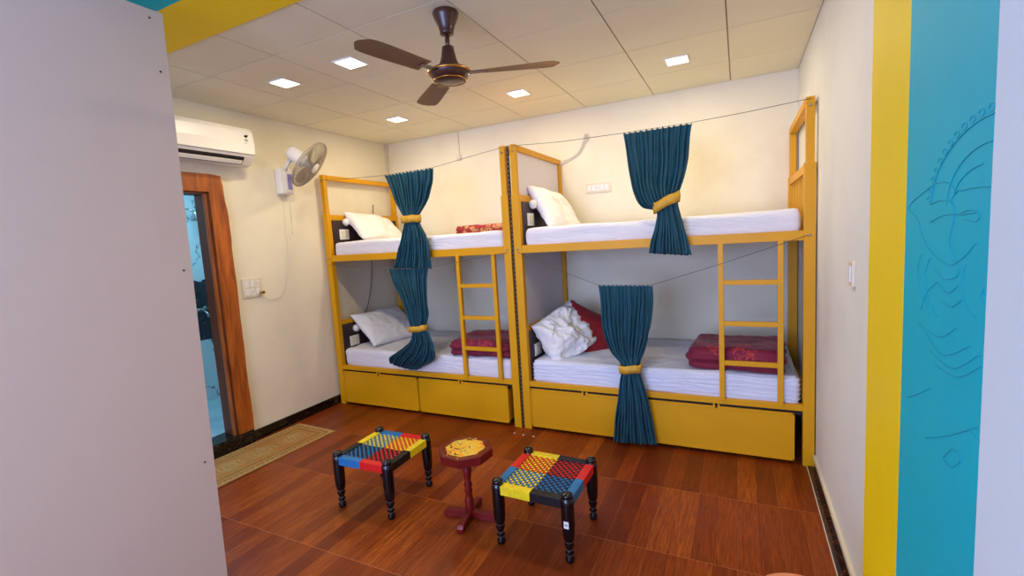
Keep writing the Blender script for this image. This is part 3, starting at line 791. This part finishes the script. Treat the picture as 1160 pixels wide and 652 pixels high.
# ------------------------------------------------------------------ runner
rg = thing('runner_rug', 'tan patterned runner lying along the left wall by the doorway', 'rug', (.27, -2.28, 0), -.045)
def flat(mb, x0, x1, y0, y1, z, m): mb.box(x0, x1, y0, y1, z-.002, z, m, 0)
m = MB().box(-.235, .235, -.74, .70, .0005, .006, M_RUG, .002); m.build('rug_field', rg)
bd = MB()
for q, mm_ in ((.012, M_RUGL), (.05, M_RUGD), (.062, M_RUGL), (.09, M_RUGD)):
    wq = .006
    X0, X1, Y0, Y1 = -.235+q, .235-q, -.74+q, .70-q
    for a in ((X0, X0+wq, Y0, Y1), (X1-wq, X1, Y0, Y1), (X0, X1, Y0, Y0+wq), (X0, X1, Y1-wq, Y1)): flat(bd, a[0], a[1], a[2], a[3], .0072, mm_)
for sx in (-1, 1):
    for k in range(36):
        yy = -.70+k*.039; x_ = sx*.202
        bd.box(x_-.008, x_+.008, yy-.006, yy+.006, .005, .0073, M_RUGL, 0, None)
for k in range(11):
    for yy in (-.708, .668): bd.box(-.19+k*.038-.007, -.19+k*.038+.007, yy-.008, yy+.008, .005, .0073, M_RUGL, 0)
bd.build('rug_border', rg)
md = MB()
for cy in (-.62, -.35, -.08, .19, .45):
    for rr, nn in ((1, 28), (.62, 20), (.28, 12)):
        md.tube([(.075*rr*math.cos(a)*(1+.12*math.cos(6*a)), cy+.105*rr*math.sin(a)*(1+.12*math.cos(6*a)), .0066) for a in [2*PI*k/nn for k in range(nn)]], .0032, M_RUGL, 5, True)
    for k in range(8):
        a = k*PI/4; md.tube([(.03*math.cos(a), cy+.04*math.sin(a), .0066), (.058*math.cos(a+.2), cy+.08*math.sin(a+.2), .0066)], .003, M_RUGL, 5)
md.build('medallion_pattern', rg)
# grey litter on the floor at the bed post
for k, (x, y) in enumerate(((2.02, -1.16), (2.10, -1.165), (2.19, -1.17))):
    o = MB().prism([(.008*math.cos(a)*(1+.3*math.sin(3*a+k)), .006*math.sin(a)) for a in [2*PI*q/9 for q in range(9)]], 0, .003, M_PWHITE, T(x, y, .0)).build('paper_scrap')
    tag(o, ('left','middle','right')[k]+' one of three tiny white paper scraps on the floor below the middle bed posts', 'litter', 'paper scraps by the bed posts')

# ------------------------------------------------------------------ air conditioner
ac = thing('air_conditioner', 'white split air conditioner on the left wall above the doorway', 'air conditioner', (0, -2.25, 2.245))
prof = [(0, 0), (.09, -.015), (.15, -.008), (.205, .05), (.219, .072), (.222, .15), (.215, .235), (.195, .268), (.15, .285), (0, .29)]
def xz(poly, y0, y1, m, bev, mb):   # profile in x,z extruded along y
    mm = Matrix(((1, 0, 0, 0), (0, 0, 1, 0), (0, 1, 0, 0), (0, 0, 0, 1))); return mb.prism(poly, y0, y1, m, mm, bev)
body = xz(prof, -.44, .44, M_PWHITE, .007, MB()).build('body', ac)
for p in body.data.polygons: p.use_smooth = False
o = MB().box(-.034, .034, -.40, .355, -.006, .006, M_DARK, .003, T(.181, 0, .019, 0, -.82, 0)).build('air_outlet', ac); o['label'] = 'dark air outlet slot'
fl = MB(); fl.box(-.016, .016, -.385, .345, -.003, .003, M_PWHITE, .002, T(.182, 0, .006, 0, -.82, 0)); fl.build('louvre', ac)
fl = MB(); fl.box(-.003, .003, -.44, .44, .001, .003, M_GREYP, 0, T(.2215, 0, .066)); fl.build('panel_seam', ac)
st = MB().box(.2195, .2225, .355, .395, .14, .185, M_PWHITE, 0)
st.prism([(-.017, 0), (-.006, .012), (.006, .010), (.018, .014), (.012, -.004), (0, -.008), (-.012, -.004)], 0, .0012, M_BLACK, T(.2216, .375, .20) @ Matrix(((0, 0, 1, 0), (1, 0, 0, 0), (0, 1, 0, 0), (0, 0, 0, 1))))
GREEN = simple('green_label_print', (150, 190, 150), .5)
st.box(.2225, .2228, .360, .390, .163, .181, GREEN, 0).box(.2225, .2228, .360, .378, .147, .152, M_STEEL, 0)
st.build('energy_sticker', ac)['label'] = 'small green and white rating sticker'
lg = MB()
for k in range(8):
    y_ = -.265+k*.0075
    lg.box(.2222, .2226, y_-.0028, y_-.0012, .084, .092, GREEN, 0); 
    if k % 2: lg.box(.2222, .2226, y_-.002, y_+.002, .0905, .092, GREEN, 0)
    else: lg.box(.2222, .2226, y_-.002, y_+.002, .087, .0885, GREEN, 0)
lg.build('maker_mark', ac)['label'] = 'tiny grey green lettering'

# ------------------------------------------------------------------ wall fan
wfn = thing('wall_fan', 'white wall-mounted fan beside the upper left bunk', 'fan', (0, -1.415, 2.045))
MB().box(.002, .078, -.075, .055, .0, .225, M_PWHITE, .018).box(.05, .09, -.045, .03, .015, .2, M_PWHITE, .008).build('base', wfn)
MB().box(.088, .0925, -.02, .024, .04, .175, M_LAV, .002).build('control_panel', wfn)['label'] = 'lavender control strip'
for z_ in (.03, .02): pass
HC = Vector((.33, .03, .225)); nrm = Vector((.69, .375, -.618)).normalized()
Q = nrm.to_track_quat('Z', 'Y').to_matrix().to_4x4(); FM = Matrix.Translation(HC) @ Q
MB().tube([(.07, -.02, .19), (.10, -.03, .235), HC-nrm*.16], .017, M_PWHITE, 12).build('arm', wfn)
MB().lathe([(.03, -.215), (.052, -.205), (.062, -.18), (.064, -.09), (.05, -.045), (.03, -.035)], M_PWHITE, 28, FM).build('motor_housing', wfn)
gd = MB(); R_ = .215
def ring(r, z, th): gd.tube([FM @ Vector((r*math.cos(a), r*math.sin(a), z)) for a in [2*PI*k/48 for k in range(48)]], th, M_GUARD, 5, True)
ring(R_, 0, .006); ring(R_, -.012, .004); ring(.13, .034, .0015); ring(.07, .045, .0015); ring(.14, -.05, .0015)
for k in range(84):
    a = 2*PI*k/84; ca, sa = math.cos(a), math.sin(a)
    gd.tube([FM @ Vector((r*ca, r*sa, z)) for r, z in ((.03, .048), (.09, .043), (.15, .030), (.195, .012), (R_, 0))], .0014, M_GUARD, 4)
    if k % 2 == 0: gd.tube([FM @ Vector((r*ca, r*sa, z)) for r, z in ((.05, -.06), (.12, -.055), (.18, -.035), (R_, -.01))], .0011, M_GUARD, 4)
gd.build('guard', wfn)
MB().lathe([(.048, .045), (.046, .053), (.03, .058), (.004, .06)], M_PWHITE, 28, FM).build('front_badge', wfn)['label'] = 'round white badge'
hubo = MB().lathe([(.035, -.035), (.036, .02), (.02, .032)], M_GREYP, 20, FM).build('hub', wfn)
def bladeshape(b0, r0, r1, w0, w1, tw, m, mat, thick=.0022, n=12, nw=6):
    b = bmesh.new(); V = []
    for i in range(n+1):
        t = i/n; r = r0+(r1-r0)*t; wdt = (w0+(w1-w0)*min(1, t*1.6))*(1 if t < .85 else math.sqrt(max(.05, 1-((t-.85)/.15)**2)))
        row = []
        for j in range(nw+1):
            s_ = (j/nw-.5)*wdt; ang = tw*(1-.5*t)
            row.append(b.verts.new((r, s_*math.cos(ang), s_*math.sin(ang)-.12*s_*s_/max(.01, wdt))))
        V.append(row)
    for i in range(n):
        for j in range(nw): b.faces.new((V[i][j], V[i+1][j], V[i+1][j+1], V[i][j+1]))
    res = bmesh.ops.solidify(b, geom=b.faces[:], thickness=thick)
    bmesh.ops.recalc_face_normals(b, faces=b.faces)
    b0.merge(b, m, mat, True)
for k in range(3):
    m = MB(); bladeshape(m, .03, .185, .06, .12, .45, M_TRANSP, FM @ T(rz=k*2*PI/3+.4)); m.build('blade', wfn)
# cords under the wall fan : pull cords and the supply cable to the socket
cords = [[(.04, .02, .0), (.035, .03, -.12), (.03, .02, -.33)], [(.05, -.0, .0), (.045, .01, -.1), (.04, .015, -.22)]]
for c_ in cords: MB().tube(c_, .0016, M_CORD, 5).lathe([(.004, 0), (.005, -.012), (.002, -.02)][::-1], M_CORD, 8, T(*c_[-1])).build('pull_cord', wfn)
pts = [(.012, -1.43, 2.05), (.012, -1.445, 1.8), (.010, -1.45, 1.5), (.010, -1.48, 1.32), (.012, -1.56, 1.17), (.012, -1.66, 1.145), (.012, -1.72, 1.17), (.014, -1.735, 1.21), (.03, -1.752, 1.225)]
def smooth(pts, k=5):
    out = []; n = len(pts)
    for i in range(n-1):
        for s_ in range(k): out.append(tuple(catmull([p[q] for p in pts], i+s_/k) for q in range(3)))
    out.append(pts[-1]); return out
tag(MB().tube(smooth(pts), .0024, M_CORD, 6).build('fan_cable'), 'thin white cable looping from the wall fan to the socket plate', 'cable')

# ------------------------------------------------------------------ switch boards and wall fittings
def switchboard(nm, loc, wy, hz_, facing, label, n=4, rows=1):
    root = thing(nm, label, 'switch board', loc)
    R0 = {'x': Matrix.Identity(4), '-x': T(rz=PI), '-y': T(rz=-PI/2)}[facing]
    MB().box(0, .012, -wy/2, wy/2, -hz_/2, hz_/2, M_IVORY, .003, R0).build('plate', root)
    for r_ in range(rows):
        for k in range(n):
            w_ = (wy-.03)/n; y_ = -wy/2+.015+w_*(k+.5); h_ = (hz_-.024)/rows; z_ = hz_/2-.012-h_*(r_+.5)
            mm = R0
            if (k+r_) % 3 == 2:
                s_ = MB().box(.012, .0145, y_-w_*.44, y_+w_*.44, z_-h_*.44, z_+h_*.44, M_PWHITE, .001, mm)
                for dy, dz in ((0, .010), (-.007, -.006), (.007, -.006)): s_.lathe([(.003, 0), (.003, .0006)], M_DARK, 8, mm @ T(.0145, y_+dy, z_+dz, 0, PI/2, 0))
                s_.build('socket', root)
            else:
                MB().box(.012, .017, y_-w_*.40, y_+w_*.40, z_-h_*.42, z_+h_*.42, M_PWHITE, .002, mm).build('switch', root)
    return root
sbl = switchboard('switch_board', (0, -1.825, 1.265), .165, .155, 'x', 'cream switch board with a plugged-in cable on the left wall', 3, 2)
tag(MB().box(.0175, .045, -1.772, -1.738, 1.205, 1.228, M_GOLD, .005).lathe([(.006, 0), (.004, .02)], M_CORD, 8, T(.03, -1.738, 1.216, -PI/2, 0, 0)).build('plug'), 'small brown plug in the left wall switch board', 'plug')
switchboard('switch_board', (2.465, 0, 1.957), .235, .085, '-y', 'white wide switch board on the back wall above the upper right bunk', 5, 1)
switchboard('switch_board', (XR, -2.03, 1.31), .07, .10, '-x', 'small white socket on the right wall near the yellow band', 1, 1)
# conduits
tag(MB().box(.0, .022, -.022, 0, 1.5, H, M_IVORY, .004).box(.026, .04, -.014, 0, 1.62, H, M_IVORY, .003).build('corner_conduit'), 'cream conduit running down the far left corner', 'conduit')
sc = thing('surface_socket', 'small cream socket under a short conduit on the back wall', 'socket', (.985, 0, 2.42))
MB().box(-.006, .006, -.012, 0, .03, H-2.42, M_IVORY, .002).build('conduit', sc)
MB().box(-.03, .022, -.02, 0, -.025, .03, M_IVORY, .004).lathe([(.012, 0), (.010, .008)], M_PWHITE, 14, T(-.004, -.02, .003, PI/2, 0, 0)).build('outlet_box', sc)
cb = smooth([(2.09, -.03, 2.21), (2.14, -.02, 2.24), (2.22, -.012, 2.262), (2.30, -.012, 2.31), (2.345, -.012, 2.39), (2.375, -.015, 2.44)])
cb2 = smooth([(2.09, -.035, 2.20), (2.15, -.02, 2.225), (2.23, -.012, 2.25), (2.31, -.012, 2.30), (2.36, -.012, 2.38), (2.395, -.015, 2.43)])
m = MB().tube(cb, .005, M_CORD, 7).tube(cb2, .005, M_CORD, 7)
m.tube([(2.375+.022*math.cos(a), -.014, 2.425+.03*math.sin(a)) for a in [2*PI*k/20 for k in range(20)]], .0045, M_CORD, 6, True)
tag(m.build('cable_loop'), 'white cable hanging from a hook on the back wall over the right bed', 'cable')
m = MB().tube(smooth([(.012, -.30, 2.0), (.012, -.345, 1.75), (.012, -.40, 1.5), (.012, -.41, 1.34), (.012, -.44, 1.15), (.012, -.52, .93), (.012, -.585, .84)]), .004, M_WIRE, 6)
tag(m.build('wall_cable'), 'thin grey cable hanging down the left wall behind the left bed', 'cable')

# ------------------------------------------------------------------ ceiling lights
def light(x, y, label):
    root = thing('ceiling_light', label, 'ceiling light', (x, y, H), 0, 'square ceiling lights')
    s = .078; f = .01
    fm = MB().box(-s, s, -s, -s+f, -.008, 0, M_PWHITE, .001).box(-s, s, s-f, s, -.008, 0, M_PWHITE, .001).box(-s, -s+f, -s+f, s-f, -.008, 0, M_PWHITE, .001).box(s-f, s, -s+f, s-f, -.008, 0, M_PWHITE, .001)
    fm.build('frame', root); MB().box(-s+f, s-f, -s+f, s-f, -.004, 0, M_LED, 0).build('diffuser', root)
    l = bpy.data.lights.new('led', 'AREA'); l.shape = 'SQUARE'; l.size = .13; l.energy = LED_W; l.color = (1, .84, .58)
    o = bpy.data.objects.new('led', l); o.location = (0, 0, -.009); o.parent = root; COL.objects.link(o)
for x, y, lb in ((.855, -1.995, 'square ceiling light nearest the air conditioner'), (1.466, -2.0, 'square ceiling light between the first one and the ceiling fan'), (3.10, -2.02, 'square ceiling light in the front row at the right of the ceiling fan'),
                 (.823, -.78, 'square ceiling light over the upper left pillow, in the far left corner'), (2.06, -.79, 'square ceiling light above the joined middle bed posts'), (3.265, -.77, 'square ceiling light above the right bed')):
    light(x, y, lb)

# ------------------------------------------------------------------ ceiling fan
cf = thing('ceiling_fan', 'dark brown ceiling fan with a brass trimmed motor', 'fan', (2.318, -2.212, H))
z0 = 0
MB().lathe([(.062, 0), (.066, -.01), (.060, -.03), (.042, -.07), (.034, -.10), (.036, -.108), (.02, -.112)][::-1], M_BROWNM, 32).build('canopy', cf)
MB().lathe([(.012, -.19), (.012, -.10)], M_BROWNM, 16).build('rod', cf)
MB().lathe([(.02, -.165), (.03, -.17), (.034, -.20), (.042, -.235), (.058, -.27), (.058, -.278), (.02, -.28)][::-1], M_BROWNM, 32).build('lower_cover', cf)
MB().lathe([(.05, -.272), (.09, -.278), (.104, -.29), (.104, -.30), (.096, -.312), (.088, -.326), (.065, -.338), (.02, -.342)][::-1], M_BROWNM, 40).build('motor', cf)
mt = MB()
for r, z, th in ((.107, -.295, .006), (.082, -.334, .003)): mt.tube([(r*math.cos(a), r*math.sin(a), z) for a in [2*PI*k/40 for k in range(40)]], th, M_GOLD, 8, True)
mt.build('brass_trim', cf)
for k in range(3):
    a = .34+k*2*PI/3
    bo = MB(); bladeshape(bo, .17, .56, .10, .125, .16, M_BLADE, T(0, 0, -.30, rz=a), .003); bl = bo.build('blade', cf)
    MB().box(.10, .20, -.018, .018, -.305, -.300, M_BROWNM, .001, T(rz=a)).build('blade_bracket', bl)

# ------------------------------------------------------------------ peach stool at the bottom edge
ps = thing('plastic_stool', 'peach round plastic stool just entering the bottom edge of the photo', 'stool', (3.80, -2.888, 0))
MB().lathe([(.10, .415), (.128, .42), (.134, .435), (.128, .448), (.11, .452), (.02, .452)], M_PEACH, 48).build('seat', ps)
for k in range(4):
    a = PI/4+k*PI/2; m = MB(); m.tube([(.10*math.cos(a), .10*math.sin(a), .42), (.14*math.cos(a), .14*math.sin(a), 0)], [.022, .016], M_PEACH, 12); m.build('leg', ps)
